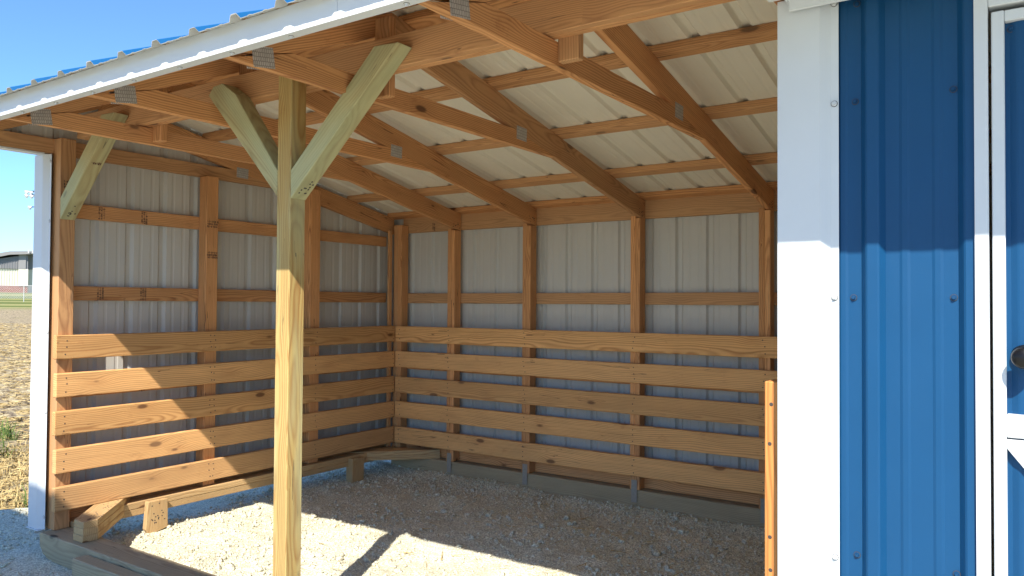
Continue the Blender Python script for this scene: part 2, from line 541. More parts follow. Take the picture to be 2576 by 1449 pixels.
F = np.stack([idx[:-1, :-1], idx[1:, :-1], idx[1:, 1:], idx[:-1, 1:]], -1).reshape(-1, 4)
# the pad's left edge runs square to the view: drop what lies beyond it
def pad_side(x, y):      # >0 on the gravel side
    return np.maximum((x + 1.25) * .826 - (y - .30) * .563, (x + .75) * .8) + .09 * vnoise(x, y, .35, 8)
keep = pad_side(V[F[:, 0], 0], V[F[:, 0], 1]) > 0
pad = from_arrays('gravel_pad', V, F[keep], M_gravel)
tag(pad, kind='structure')

# the rest of the gravel yard, coarser, just below the pad's rim
xs = np.arange(-9, 16, .12); ys = np.arange(-16, 3.6, .12)
gx, gy = np.meshgrid(xs, ys, indexing='ij')
gz = -.125 + .02 * vnoise(gx, gy, .6, 1)
inside = (gx > X0 + .25) & (gx < X1 - .25) & (gy > Y0 + .25) & (gy < Y1 - .25)
V = np.stack([gx, gy, gz - inside * .1], -1).reshape(-1, 3)
nx, ny = gx.shape; idx = np.arange(nx * ny).reshape(nx, ny)
F = np.stack([idx[:-1, :-1], idx[1:, :-1], idx[1:, 1:], idx[:-1, 1:]], -1).reshape(-1, 4)
keep = pad_side(V[F[:, 0], 0], V[F[:, 0], 1]) > .15
tag(from_arrays('gravel_yard', V, F[keep], M_gravel), kind='structure')

def fld_h(x, y):
    s = -np.asarray(x, float)
    return -.155 + .0206 * np.clip(s - 8, 0, None) + 0 * y
# large field sheet reaching the horizon
e = np.concatenate([-np.geomspace(1500, 14, 22), np.linspace(-12, 12, 60), np.geomspace(14, 1500, 22)])
gx, gy = np.meshgrid(e, e, indexing='ij')
gz = fld_h(gx, gy) + np.where(np.abs(gx) < 14, .02 * vnoise(gx, gy, .5, 21), 0)
gz = np.minimum(gz, 9)
V = np.stack([gx, gy, gz], -1).reshape(-1, 3)
nx, ny = gx.shape; idx = np.arange(nx * ny).reshape(nx, ny)
F = np.stack([idx[:-1, :-1], idx[1:, :-1], idx[1:, 1:], idx[:-1, 1:]], -1).reshape(-1, 4)
tag(from_arrays('field', V, F, M_field), kind='structure')
# a finer bed of clods next to the pad, where single clods show
xs = np.arange(-14, -1.0, .05); ys = np.arange(-1.0, 9, .05)
gx, gy = np.meshgrid(xs, ys, indexing='ij')
gz = fld_h(gx, gy) + .03 + .06 * vnoise(gx, gy, .35, 31) + .05 * vnoise(gx, gy, .12, 32)
gz -= np.clip(.5 - np.minimum.reduce([gx + 14, -1.0 - gx, gy + 1, 9 - gy]), 0, .5) * .25
V = np.stack([gx, gy, gz], -1).reshape(-1, 3)
nx, ny = gx.shape; idx = np.arange(nx * ny).reshape(nx, ny)
F = np.stack([idx[:-1, :-1], idx[1:, :-1], idx[1:, 1:], idx[:-1, 1:]], -1).reshape(-1, 4)
keep = pad_side(V[F[:, 0], 0], V[F[:, 0], 1]) < .06
tag(from_arrays('tilled_soil', V, F[keep], M_field), kind='structure')

# loose stones (nobody could count them)
bm = bmesh.new(); bmesh.ops.create_icosphere(bm, subdivisions=1, radius=1)
IV = np.array([v.co[:] for v in bm.verts]); IF = np.array([[v.index for v in f.verts] for f in bm.faces]); bm.free()
def stones(name, P, R, mat):
    n = len(P)
    A = rng.normal(size=(n, len(IV), 1)) * .16 + 1
    sc3 = rng.uniform(.65, 1.25, (n, 1, 3)) * np.array([1, 1, .75])
    th = rng.uniform(0, 6.28, n); ct, st = np.cos(th)[:, None], np.sin(th)[:, None]
    v = IV[None] * A * sc3
    x = v[..., 0] * ct - v[..., 1] * st; y = v[..., 0] * st + v[..., 1] * ct
    v = np.stack([x, y, v[..., 2]], -1) * R[:, None, None] + P[:, None]
    f = IF[None] + (np.arange(n) * len(IV))[:, None, None]
    return from_arrays(name, v.reshape(-1, 3), f.reshape(-1, 3), mat)
n = 15000
px = rng.uniform(-.35, 4.2, n * 2); py = rng.uniform(.1, 2.9, n * 2)
dens = vnoise(px, py, .35, 9) + .5 + .6 * np.exp(-((py - 2.7) / .25) ** 2) + .25 * np.exp(-((py - .45) / .5) ** 2)
k = rng.random(n * 2) < dens * .8
px, py = px[k][:n], py[k][:n]
R = np.clip(rng.lognormal(math.log(.0058), .5, len(px)), .003, .026)
P = np.stack([px, py, pad_h(px, py) + R * .35], -1)
px2 = rng.uniform(-1.6, .9, 3200); py2 = rng.uniform(-1.2, .7, 3200)
k = (pad_side(px2, py2) > .05) & ((py2 < -.15) | (px2 < -.3)); px2, py2 = px2[k], py2[k]
R2 = np.clip(rng.lognormal(math.log(.0065), .45, len(px2)), .003, .02)
P2 = np.stack([px2, py2, pad_h(px2, py2) + R2 * .35], -1)
st = stones('gravel_stones', np.concatenate([P, P2]), np.concatenate([R, R2]), M_gravel)
tag(st, 'loose crushed limestone stones scattered over the gravel floor', 'gravel', kind='stuff')

def blades(name, P, L, W, mat, flat=False, lean=.5):
    """thin bent blades or straws as narrow two-segment strips"""
    n = len(P); th = rng.uniform(0, 6.28, n)
    d = np.stack([np.cos(th), np.sin(th), np.zeros(n)], -1); s = np.stack([-np.sin(th), np.cos(th), np.zeros(n)], -1)
    up = np.array([0, 0, 1.])
    if flat:
        tl = rng.uniform(-.12, .22, n)[:, None]
        a = P; b = P + (d + up * tl) * (L / 2)[:, None]; c = P + (d + up * tl * .6) * L[:, None]
    else:
        ln = rng.uniform(.1, lean, n)[:, None]
        a = P; b = P + (d * ln * .4 + up * .6) * L[:, None]; c = P + (d * ln * 1.3 + up * (1.0 - ln * .55)) * L[:, None]
    w = s * W[:, None] / 2
    if flat: w = w + up * (W[:, None] * .3)
    V = np.stack([a - w, a + w, b + w * .8, b - w * .8, c + w * .15, c - w * .15], 1)
    o = (np.arange(n) * 6)[:, None, None]
    F = np.array([[0, 1, 2, 3], [3, 2, 4, 5]])[None] + o
    return from_arrays(name, V.reshape(-1, 3), F.reshape(-1, 4), mat)
# straws lying on the gravel
n = 210
px, py = rng.uniform(.3, 4, n), rng.uniform(.3, 2.7, n)
P = np.stack([px, py, pad_h(px, py) + .010], -1)
tag(blades('straw_litter', P, rng.uniform(.03, .13, n), rng.uniform(.0025, .006, n), M_straw, flat=True),
    'bits of straw lying on the gravel floor of the shed', 'straw', kind='stuff')
# corn stubble and weeds left of the shed
camp = np.array([4.736, -2.273])
def wedge(n, t0, t1, u0=-260, u1=330):
    t = t0 + (t1 - t0) * rng.random(n) ** 1.3; u = rng.uniform(u0, u1, n)
    cy, sy = math.cos(YAW), math.sin(YAW)
    x = camp[0] + t * (-sy + cy * (u - 1288) / 1955); y = camp[1] + t * (cy + sy * (u - 1288) / 1955)
    k = (pad_side(x, y) < -.02) & (x < -.5)
    return x[k], y[k]
x, y = wedge(15000, 5, 34, -160, 240)
tag(blades('corn_stubble', np.stack([x, y, fld_h(x, y) + .045], -1), rng.uniform(.04, .20, len(x)), rng.uniform(.006, .018, len(x)), M_straw, flat=True),
    'dry corn stalks and husks littering the tilled field', 'stubble', kind='stuff')
x, y = wedge(6500, 5.6, 9.0)
k = vnoise(x, y, .5, 5) > .02; x, y = x[k], y[k]
tag(blades('grass', np.stack([x, y, fld_h(x, y) + .0], -1), rng.uniform(.10, .30, len(x)), rng.uniform(.005, .011, len(x)), M_grass, lean=1.0),
    'green weeds and grass blades along the edge of the gravel', 'grass', kind='stuff')
x, y = wedge(2600, 5.6, 8.0)
tag(blades('dry_grass', np.stack([x, y, fld_h(x, y)], -1), rng.uniform(.08, .20, len(x)), rng.uniform(.004, .009, len(x)), M_straw, lean=1.4),
    'dry yellow grass stems mixed with the green weeds by the gravel', 'dry grass', kind='stuff')

# ================================================================= THE SHED
shed = empty('run_in_shed', (0, 0, 0))
tag(shed, 'open fronted wooden run-in shed with blue metal roof and enclosed blue tack room at right', 'shed')
XR = 6.3          # far right end of the building

# --- skids
S = shed
bx('skid', (-.08, 2.888, -.10), (XR, 3.03, .052), M_skid, S, ch=.006)
prism('skid', [(-.08, .045), (XR, .045), (XR, -.10), (.05, -.10), (-.03, -.075), (-.075, -.03)], -.062, .098, 'xz', M_skid, S, along=(1, 0), ch=.005)
prism('skid_runner', [(.47, .022), (4.05, .022), (4.05, -.11), (.55, -.11), (.47, -.07)], -.150, -.066, 'xz', M_skid, S, along=(1, 0), ch=.006)

# --- corner and wall studs
studs = []
def stud(lo, hi, mat=M_fir): 
    o = bx('stud', lo, hi, mat, S); studs.append(o); return o
cp = bx('corner_post', (-.135, 0, .046), (-.038, .089, 2.352), M_fir, S)
s2 = stud((-.127, .975, .12), (-.038, 1.066, 2.262))
s3 = stud((-.127, 1.905, .12), (-.038, 2.003, 2.29))
stud((-.062, 2.802, .12), (-.038, 2.840, 2.03))
bx('corner_stud', (-.060, 2.881, .055), (-.012, 2.968, 2.085), M_fir, S)
bx('corner_stud', (-.0115, 2.881, .055), (.036, 2.969, 2.083), M_fir, S)
TX = [.635, 1.400, 2.342, 3.270]               # truss / stud right faces
tops = [2.013, 2.014, 2.02, 2.02]
bst = []
for i, x in enumerate(TX):
    a = stud((x - .038, 2.881, .055), (x, 2.970, tops[i] - .003)); b = stud((x - .0765, 2.882, .055), (x - .0385, 2.969, tops[i] + .012))
    bst.append(a)
    # hold-down strap wrapped over the skid
    bx('strap', (x - .062, 2.8775, -.035), (x - .018, 2.8795, .125), M_strap, S, ch=0)
for x in (4.06, 4.10):
    stud((x - .038, 2.881, .055), (x - .0005, 2.970, 2.02))

# --- girts: flat on the outside of the studs
def girt_l(y0, y1, z0, h=.087, m_=M_fir): return bx('girt', (-.165, y0, z0), (-.1275, y1, z0 + h), m_, S)
gl1 = girt_l(.0895, 2.86, 1.895); gl2 = girt_l(.0895, 2.86, 1.392); gl3 = girt_l(.0895, 2.86, .802); girt_l(.0895, 2.86, .06, .09)
def girt_b(z0, h=.087): return bx('girt', (-.03, 2.9705, z0), (4.1, 3.008, z0 + h), M_fir, S)
gb = [girt_b(1.389), girt_b(.80), girt_b(.055, .10), girt_b(2.018, .152)]
# stamps inked on girts, stud and braces
for g, z in ((gl1, 1.938), (gl2, 1.435), (gl3, .845)):
    for y, s_ in ((.295, 1), (.575, 2)):
        stamp(g, (-.1268, y, z), (1, 0, 0), (0, 1, 0), .075, .045, s_ + int(z * 10), 3)
for z in (1.93, 1.715): stamp(s2, (-.0372, 1.02, z), (1, 0, 0), (0, 0, 1), .082, .052, int(z * 100), 3)
stamp(cp, (-.0372, .05, 2.08), (1, 0, 0), (0, 0, 1), .06, .05, 5, 3)
stamp(gb[3], (.33, 2.9697, 2.06), (0, -1, 0), (1, 0, 0), .07, .035, 9, 2)
stamp(gb[1], (.33, 2.9697, .845), (0, -1, 0), (1, 0, 0), .07, .035, 12, 2)

# --- kickboards, five on the left wall and five on the back wall
ZT = [1.1867, .9639, .7423, .5201, .2996]
for i, z in enumerate(ZT):
    j = random.uniform(-.003, .003)
    b = bx('kickboard', (-.0375, -.0217 + random.uniform(-.004, .004), z - .14), (0, 2.842, z), M_board, S, ch=.004)
    for y in (.035, 1.0, 1.03, 1.94, 2.82):
        for dz in (.028, .068, .112):
            on_part('nail', NAIL, (.0004, y + random.uniform(-.008, .008), z - dz + random.uniform(-.006, .006)), (1, 0, 0), b)
    c = bx('kickboard', (.0015, 2.843, z - .14 + j), (4.075, 2.8805, z + j), M_board, S, ch=.004)
    for x in (.05, .605, 1.37, 2.31, 3.24):
        for dz in (.028, .068, .112):
            on_part('nail', NAIL, (x + random.uniform(-.01, .01), 2.8426, z - dz + random.uniform(-.006, .006)), (0, -1, 0), c)

# --- base: laminated sill along the left wall, diagonal corner ties, vertical cleats
prism('sill_ply', [(.30, .0775), (.47, .0775), (2.86, .0775), (2.86, .118), (.405, .118)], -.12, -.002, 'yz', M_ply, S, along=(1, 0))
prism('sill_ply', [(.10, .034), (2.86, .034), (2.86, .077), (.10, .077)], -.121, -.004, 'yz', M_ply, S, along=(1, 0))
tz = []
for k_, z in enumerate((.0455, .0835, .1215)):        # three stacked plies cut at 45 degrees
    e_ = .002 * k_
    tz.append(prism('tie_ply', [(.232, -.025 + e_), (.334, -.024 + e_), (.337 - e_, .060), (-.12, .517), (-.12, .327)], z, z + .0375, 'xy', M_ply, S, along=(-.7, .7), ch=.002))
for k_ in range(22):
    q_ = random.uniform(.02, .30); w_ = random.uniform(.01, .10)
    on_part('nail', NAIL, (.26 - q_ + w_ * .7, .03 + q_ * .95 + w_ * .4, .1596), (0, 0, 1), tz[2])
for k_, z in enumerate((.0535, .092)):
    e_ = .002 * k_
    prism('tie_ply', [(-.10, 2.413 + e_), (.439 - e_, 2.951), (.24, 2.951), (-.10, 2.611)], z - .004, z + .034, 'xy', M_ply, S, along=(.7, .7), ch=.002)
cl = prism('cleat', [(.534, .113), (.670, .110), (.673, -.072), (.548, -.100), (.520, -.06)], .0, .037, 'yz', M_ply, S, along=(0, 1))
for k_ in range(16):
    on_part('nail', NAIL, (.0375, random.uniform(.555, .655), random.uniform(-.03, .10)), (1, 0, 0), cl)
prism('cleat', [(2.300, .104), (2.434, .10), (2.434, -.11), (2.300, -.11)], -.03, .045, 'yz', M_ply, S, along=(0, 1))

# --- front post and knee braces (pressure treated)
post = prism('post', [(1.910, .046), (1.999, .046), (1.999, 2.49), (1.910, 2.49)], 0.0005, .0885, 'xz', M_post, S, along=(0, 1), ch=.004)
br = prism('knee_brace', [(2.0, 1.846), (2.632, 2.425), (2.50, 2.432), (2.0, 1.972)], 0.001, .0875, 'xz', M_brace, S, along=(.632, .579), ch=.003)
bl = prism('knee_brace', [(1.909, 1.862), (1.909, 1.980), (1.60, 2.37), (1.50, 2.435), (1.43, 2.43), (1.392, 2.39)], 0.001, .0875, 'xz', M_brace, S, along=(-.5, .53), ch=.003)
bc = prism('knee_brace', [(-.037, 1.868), (.536, 2.426), (.405, 2.43), (-.037, 1.996)], 0.001, .0875, 'xz', M_brace, S, along=(.573, .558), ch=.003)
def under(p, q, t, y):      # a point on the underside of a brace, y across
    return (p[0] + (q[0] - p[0]) * t, y, p[1] + (q[1] - p[1]) * t)
for hold, p, q in ((br, (2.0, 1.846), (2.632, 2.425)), (bc, (-.037, 1.868), (.536, 2.426))):
    dx, dz = q[0] - p[0], q[1] - p[1]; l = math.hypot(dx, dz); nn = (dz / l, 0, -dx / l)
    for k_ in range(11):
        u_ = under(p, q, random.uniform(.04, .14), random.uniform(.02, .07))
        on_part('nail', NAIL, (u_[0] + nn[0] * .0006, u_[1], u_[2] + nn[2] * .0006), nn, hold)
    if hold is bc:
        for t_ in (.55, .85):
            u_ = under(p, q, t_, .045)
            stamp(hold, (u_[0] + nn[0] * .0008, u_[1], u_[2] + nn[2] * .0008), nn, (dx, 0, dz), .055, .02, int(t_ * 50), 1)
stamp(post, (1.9995, .045, 1.985), (1, 0, 0), (0, 0, 1), .05, .015, 3, 1)

# --- header: two plies let into the trusses behind the post
bx('header', (-.036, .0895, 2.362), (4.10, .1272, 2.497), M_fir, S)
bx('header', (-.036, .128, 2.3615), (4.10, .1657, 2.4965), M_fir, S)

# --- trusses
def zr(y): return 2.137 + .2 * (3.043 - y)           # top of the rear chord
def zf(y): return 2.503 + .429 * (y + .156)          # top of the front chord
YP = .279; ZP = zr(YP)
def truss(x, plates=True, rear_to=2.968, mat=M_fir):
    """x = right face of the 38 mm members"""
    a, b = x - .038, x
    T = empty('truss', (0, 0, 0)); T.parent = shed
    prism('bottom_chord', [(-.60, 2.265), (1.69, 2.265), (1.245, 2.3535), (-.277, 2.3535), (-.555, 2.2665)], a, b, 'yz', mat, T, along=(1, 0))
    prism('front_chord', [(-.60, 2.268), (-.277, 2.356), (YP, 2.356 + .429 * (YP + .277)), (YP, ZP), (-.60, zf(-.60))], a, b, 'yz', mat, T, along=(1, .429))
    prism('rear_chord', [(YP + .001, zr(YP) - .143), (rear_to, zr(rear_to) - .143), (rear_to, zr(rear_to)), (YP + .001, ZP)], a, b, 'yz', mat, T, along=(1, -.2))
    if plates:
        for (cy, cz, an, w, h) in ((-.417, 2.302, .16, .098, .078), (1.327, 2.338, -.03, .100, .074)):
            for xx, sg in ((b + .0008, 1), (a - .0008, -1)):
                bm = bmesh.new(); bmesh.ops.create_cube(bm, size=1)
                for v in bm.verts: v.co = Vector((v.co.x * w, v.co.y * h, v.co.z * .0012))
                me = bpy.data.meshes.new('truss_plate'); bm.to_mesh(me); bm.free()
                o = link('truss_plate', me, M_plate, T)
                mt = Matrix(((0, 0, 1), (1, 0, 0), (0, 1, 0))).to_4x4()
                mt = Matrix.Translation((xx, cy, cz)) @ Matrix.Rotation(an, 4, 'X') @ mt
                o.matrix_world = mt
    return T
for x in TX:
    truss(x)
    bx('peak_block', (x + .0005, .166, 2.278), (x + .089, .204, 2.625), M_fir, S)
truss(-.128, rear_to=2.96)
truss(4.14); truss(5.1); truss(XR - .1)
for i, x in enumerate(TX):      # toe nails where the rear chord sits on the studs
    T = [o for o in shed.children if o.name.startswith('truss')][i]
    rc = [o for o in T.children if o.name.startswith('rear_chord')][0]
    for k_ in range(9):
        y = random.uniform(2.86, 2.95)
        on_part('nail', NAIL, (x + .0005, y, zr(y) - .143 + random.uniform(.01, .06)), (1, 0, 0), rc)
# heel line of plates at the gable truss

# --- purlins lying flat on the chords
def purlin(y0, side):
    if side == 'r': z0, z1 = zr(y0) + .0005, zr(y0 + .089) + .0005
    else: z0, z1 = zf(y0) + .0005, zf(y0 + .089) + .0005
    cy, cz = y0 + .0445, (z0 + z1) / 2
    t = Vector((0, .089, z1 - z0)).normalized(); n = Vector((1, 0, 0)).cross(t)
    if n.z < 0: n = -n
    return beam('purlin', (-.17, cy + n.y * .0195, cz + n.z * .0195), (XR, cy + n.y * .0195, cz + n.z * .0195), .089, .038, M_fir, S, up=n)
for y0 in (.36, 1.012, 1.70, 2.405, 2.90): purlin(y0, 'r')
for y0 in (-.595, -.12, .17): purlin(y0, 'f')

# --- roof sheets, 3 ft wide, lapped on a rib
LIFT = .0395
RPH = 2.5500
nr = Vector((0, .2, 1)).normalized(); nf = Vector((0, -.429, 1)).normalized()
k_ = 0
xa = RPH - 12 * RIB - .031
n_sheet = 0
while xa < XR + .1:
    xb = xa + 4 * RIB + .062
    sheet('roof_sheet', xa, min(xb, XR + .16), RPH, lambda s: (s, YP - .002, zr(YP) + LIFT + .002), lambda s: (s, 3.10, zr(3.10) + LIFT + .002), 'x', nr, (M_roofb, M_ceil), S, lift=.0016 * (n_sheet % 2))
    sheet('roof_sheet', xa, min(xb, XR + .16), RPH, lambda s: (s, YP + .002, zf(YP) + LIFT + .002), lambda s: (s, -.692, zf(-.692) + LIFT + .002), 'x', nf, (M_roofb, M_grey), S, lift=.0016 * (n_sheet % 2))
    xa += 4 * RIB; n_sheet += 1
# ridge cap
bent('ridge_cap', [(YP - .15, zf(YP - .15) + LIFT + .028), (YP, ZP + LIFT + .035), (YP + .15, zr(YP + .15) + LIFT + .028)], -.28, XR + .18, 'yz', M_roofb, S)
# --- fascia: timber and folded white trim in two lengths
bx('sub_fascia', (-.25, -.6385, 2.266), (XR, -.6010, 2.345), M_fir, S)
zt = zf(-.642) + LIFT + .0005
for x0, x1 in ((-.26, 2.9785), (2.98, XR + .1)):
    f_ = bent('fascia_trim', [(-.604, 2.2465), (-.642, 2.2465), (-.642, zt)], x0, x1, 'yz', M_white, S)
    x = x0 + .26
    while x < x1:
        on_part('screw', SCREW_W, (x, -.622, 2.2455), (0, 0, -1), f_); x += .305
# gable rake trim at the left

# --- wall sheets. left wall: inside face shows between girts
def gtop(y): return (zf(y) if y < YP else zr(y)) + .039
ya = .27 - 2 * RIB - .031 + .02
ylist = []
yy = -.045
n_sheet = 0
while yy < 3.0:
    y1_ = min(yy + 4 * RIB, 3.0085)
    pr = [yy, y1_]
    sheet('wall_sheet', yy, min(y1_ + .03, 3.009), .27, lambda s: (-.1655, s, .02), lambda s: (-.1655, s, gtop(s)), 'y', (-1, 0, 0), (M_white, M_grey), S, lift=.0015 + .0016 * (n_sheet % 2))
    yy = y1_; n_sheet += 1
# gable sheet over the eave, in front of the corner
sheet('wall_sheet', -.60, -.02, .27, lambda s: (-.1655, s, 2.262), lambda s: (-.1655, s, zf(s) + .03), 'y', (-1, 0, 0), (M_white, M_grey), S, lift=.0047)
bx('gable_trim', (-.196, -.60, 2.2535), (-.124, -.05, 2.2635), M_white, S, ch=.001)
xa = -.195
while xa < XR:
    xb = min(xa + 4 * RIB, XR)
    sheet('wall_sheet', xa, min(xb + .03, XR), .302, lambda s: (s, 3.0095, .02), lambda s: (s, 3.0095, zr(3.01) + .040), 'x', (0, 1, 0), (M_white, M_grey), S, lift=.0015 + .0016 * (n_sheet % 2))
    xa = xb; n_sheet += 1
sheet('wall_sheet', -.05, 3.02, .27, lambda s: (XR, s, .02), lambda s: (XR, s, gtop(s)), 'y', (1, 0, 0), (M_blue, M_grey), S)

# --- left corner trim
ct = bent('corner_trim', [(-.098, -.022), (-.116, -.022), (-.150, -.045), (-.252, -.045), (-.252, .10)], .047, 2.258, 'xy', M_white, S)
for z in (2.215, 1.86, 1.20, .73, .12): on_part('screw', SCREW_W, (-.108, -.0235, z), (0, -1, 0), ct)
bx('base_flashing', (-.262, -.052, .040), (-.120, -.022, .046), M_white, S, ch=.001)

# --- partition between run-in and tack room
PX = 4.12
sheet('partition_sheet', .03, 3.0, .27, lambda s: (PX + .02, s, .05), lambda s: (PX + .02, s, 2.25), 'y', (1, 0, 0), (M_grey, M_grey), S)
for y in (.6, 1.2, 1.8, 2.4): stud((PX - .055, y, .05), (PX + .018, y + .038, 2.26))
js = bx('jamb_stud', (4.064, .03, -.09), (4.103, .119, 1.166), M_jamb, S)
for z in (1.10, .985, .715, .62, .27): on_part('nail', nail_mesh(.006), (4.083 + random.uniform(-.004, .004), .0294, z), (0, -1, 0), js)

# --- tack room front
rc_ = bent('corner_trim', [(4.1185, .10), (4.1185, -.030), (4.233, -.030), (4.258, -.012), (4.2785, -.012)], -.06, 2.2535, 'xy', M_white, S)
for z in (2.223, 1.945, 1.411, .704): on_part('screw', SCREW_W, (4.2675, -.0135, z), (0, -1, 0), rc_)
for x0, x1 in ((4.262, 4.602), (5.56, XR)):
    ws = sheet('wall_sheet', x0, x1, 4.3635, lambda s: (s, .0, -.06), lambda s: (s, .0, 2.25), 'x', (0, -1, 0), (M_blue, M_grey), S, lo=.0026, hi=.020)
    if x0 < 5:
        for x, z in ((4.324, 2.214), (4.319, 1.946), (4.553, 1.945), (4.314, 1.411), (4.552, 1.411), (4.321, .717), (4.555, .712), (4.32, .2)):
            on_part('screw', SCREW_B, (x, -.0015, z), (0, -1, 0), ws)
# head trim and soffit under the eave over the tack room
bent('head_trim', [(-.032, 2.262), (-.052, 2.262), (-.052, 2.215), (-.046, 2.213)], 4.156, XR, 'yz', M_white, S)
xa = 4.10
while xa < XR:
    xb = min(xa + .405, XR)
    bx('soffit_board', (xa, -.600, 2.2485), (xb - .003, -.053, 2.2565), M_white, S, ch=.002, axis=1)
    xa = xb
bx('soffit_trim', (4.146, -.60, 2.243), (4.156, -.031, 2.262), M_white, S, ch=.001)

# door
D = shed
DX0, DX1 = 4.637, 5.52
bent('door_casing', [(4.600, .0), (4.600, -.030), (4.630, -.030), (4.630, .02)], -.06, 2.1605, 'xy', M_white, S)
bent('door_casing', [(5.527, .02), (5.527, -.030), (5.557, -.030), (5.557, .0)], -.06, 2.1605, 'xy', M_white, S)
bx('door_head', (4.6305, -.030, 2.132), (5.5265, .02, 2.2125), M_white, S, ch=.002)
door = empty('door', (0, 0, 0)); door.parent = shed
bx('door_core', (DX0 + .006, .004, -.04), (DX1 - .006, .03, 2.112), M_seal, door, ch=0)
sheet('door_panel', DX0 + .02, DX1 - .02, 4.705, lambda s: (s, -.0035, -.03), lambda s: (s, -.0035, 2.10), 'x', (0, -1, 0), (M_blue, M_blue), door, hi=.006)
bx('stile', (DX0, -.026, -.045), (DX0 + .0275, .003, 2.119), M_white, door, ch=.002)
bx('stile', (DX1 - .0275, -.026, -.045), (DX1, .003, 2.119), M_white, door, ch=.002)
bx('rail', (DX0 + .028, -.025, 2.091), (DX1 - .028, .003, 2.1185), M_white, door, ch=.002)
bx('rail', (DX0 + .028, -.025, 1.070), (DX1 - .028, .003, 1.127), M_white, door, ch=.002)
bx('rail', (DX0 + .028, -.025, .0), (DX1 - .028, .003, .057), M_white, door, ch=.002)
a0, b0 = DX0 + .028, DX1 - .028
prism('diagonal_brace', [(a0, 1.066), (a0, 1.043), (b0 - .07, .06), (b0, .06), (b0, .085), (a0 + .06, 1.066)], -.0235, -.0105, 'xz', M_white, door, along=(.8, -1), ch=.001)
# lever handle with its rose
bm = bmesh.new()
bmesh.ops.create_cone(bm, cap_ends=True, segments=28, radius1=.030, radius2=.026, depth=.014, matrix=Matrix.Translation((4.703, -.0125, 1.268)) @ Matrix.Rotation(math.pi / 2, 4, 'X'))
bmesh.ops.create_cone(bm, cap_ends=True, segments=16, radius1=.012, radius2=.012, depth=.040, matrix=Matrix.Translation((4.703, -.036, 1.268)) @ Matrix.Rotation(math.pi / 2, 4, 'X'))
bmesh.ops.create_uvsphere(bm, u_segments=24, v_segments=14, radius=.027, matrix=Matrix.Translation((4.703, -.066, 1.268)) @ Matrix.Diagonal((1.05, .72, 1.0, 1)))
me = bpy.data.meshes.new('knob'); bm.to_mesh(me); bm.free()
link('knob', me, M_dark, door, smooth=True)
on_part('screw', SCREW_B, (4.678, -.0050, 2.075), (0, -1, 0), door)

# ================================================================= SHADOW CASTER added unseen behind the viewer to shade the shed's left foot
nb = empty('shadow_caster', (2, -4, -.1))
tag(nb, 'open tan metal carport on slim posts added out of view to shade the left foot of the shed', 'shadow_caster')
M_tan = paint('shadow_caster_tan', (.50, .44, .34), .5, .4, .08)
def nbx(name, lo, hi, m_):
    o = bx(name, lo, hi, m_, None, ch=.01); o.parent = nb; o.matrix_parent_inverse = Matrix.Translation((-2, 4, .1)); return o
k_ = 0
x = .30
while x < 4.1:
    zt_ = 3.82 if x < 1.86 else 3.71
    nbx('shade_panel', (x, -4.9, zt_ - .05), (min(x + .388, 4.2), -3.20, zt_), M_tan); x += .39
nbx('shade_step', (1.80, -4.9, 3.711), (2.2, -3.21, 3.768), M_tan)
for x in (.45, 1.62, 2.25, 4.0):
    zt_ = 3.82 if x < 1.86 else 3.71
    nbx('rafter', (x, -4.85, zt_ - .13), (x + .06, -3.22, zt_ - .052), M_tan)
    for y in (-4.75, -3.42): nbx('leg', (x, y, -.2), (x + .06, y + .06, zt_ - .132), M_tan)

# ================================================================= FAR BACKGROUND
cy, sy = math.cos(YAW), math.sin(YAW)
def far_pt(u, v, t):
    """place on the ray through a sighting at axis distance t"""
    d = Vector((0, 0, 0)) + fwd + r2 * ((u - 1288) / 1955.35) - u2 * ((v - 724.5) / 1955.35)
    return Vector((4.73628, -2.27329, 1.38796)) + d * t
T0 = 150
A = far_pt(-60, 733, T0 * .97); B = far_pt(69, 733, T0)
ax = (B - A); ax.z = 0; Lb = ax.length; ax.normalize()
ay = Vector((-ax.y, ax.x, 0))
if ay.dot(Vector((-1, .4, 0))) < 0: ay = -ay
gz0 = B.z - .3
hall = empty('sports_hall', (B.x, B.y, gz0))
tag(hall, 'big far hall with dark grey upper siding, cream lower siding and brick base', 'hall')
def hp(s, d, z): return Vector((B.x, B.y, 0)) + ax * s + ay * d + Vector((0, 0, z))
def hbox(name, s0, s1, d0, d1, z0, z1, mat, z1b=None, z0b=None):
    z0b = z0 if z0b is None else z0b
    z1b = z1 if z1b is None else z1b
    V = [hp(s0, d0, z0), hp(s1, d0, z0b), hp(s1, d1, z0b), hp(s0, d1, z0), hp(s0, d0, z1), hp(s1, d0, z1b), hp(s1, d1, z1b), hp(s0, d1, z1)]
    V = [v - Vector(hall.location) for v in V]
    F = [(0, 3, 2, 1), (4, 5, 6, 7), (0, 1, 5, 4), (1, 2, 6, 5), (2, 3, 7, 6), (3, 0, 4, 7)]
    me = bpy.data.meshes.new(name); me.from_pydata([tuple(v) for v in V], [], F); me.update()
    return link(name, me, mat, hall)
M_hdark = paint('hall_dark_siding', (.22, .22, .225), .6, .3)
M_hcream = paint('hall_cream_siding', (.66, .64, .52), .6, .3)
M_hbrick = paint('hall_brick', (.24, .075, .05), .9, .1)
M_hroof = paint('hall_roof', (.26, .255, .25), .6, .3)
px = T0 / 1955.35
def Z(v): return far_pt(40, v, T0).z
zb, zbr, zcr = gz0 - 1, Z(718.5), Z(677)
hbox('brick_base', -Lb, 0, -.15, 20, zb, zbr, M_hbrick)
hbox('cream_wall', -Lb, 0, 0, 20, zbr, zcr, M_hcream)
hbox('dark_wall', -Lb, 0, -.25, 20, zcr, Z(661.5), M_hdark, Z(640.5))
s = -Lb
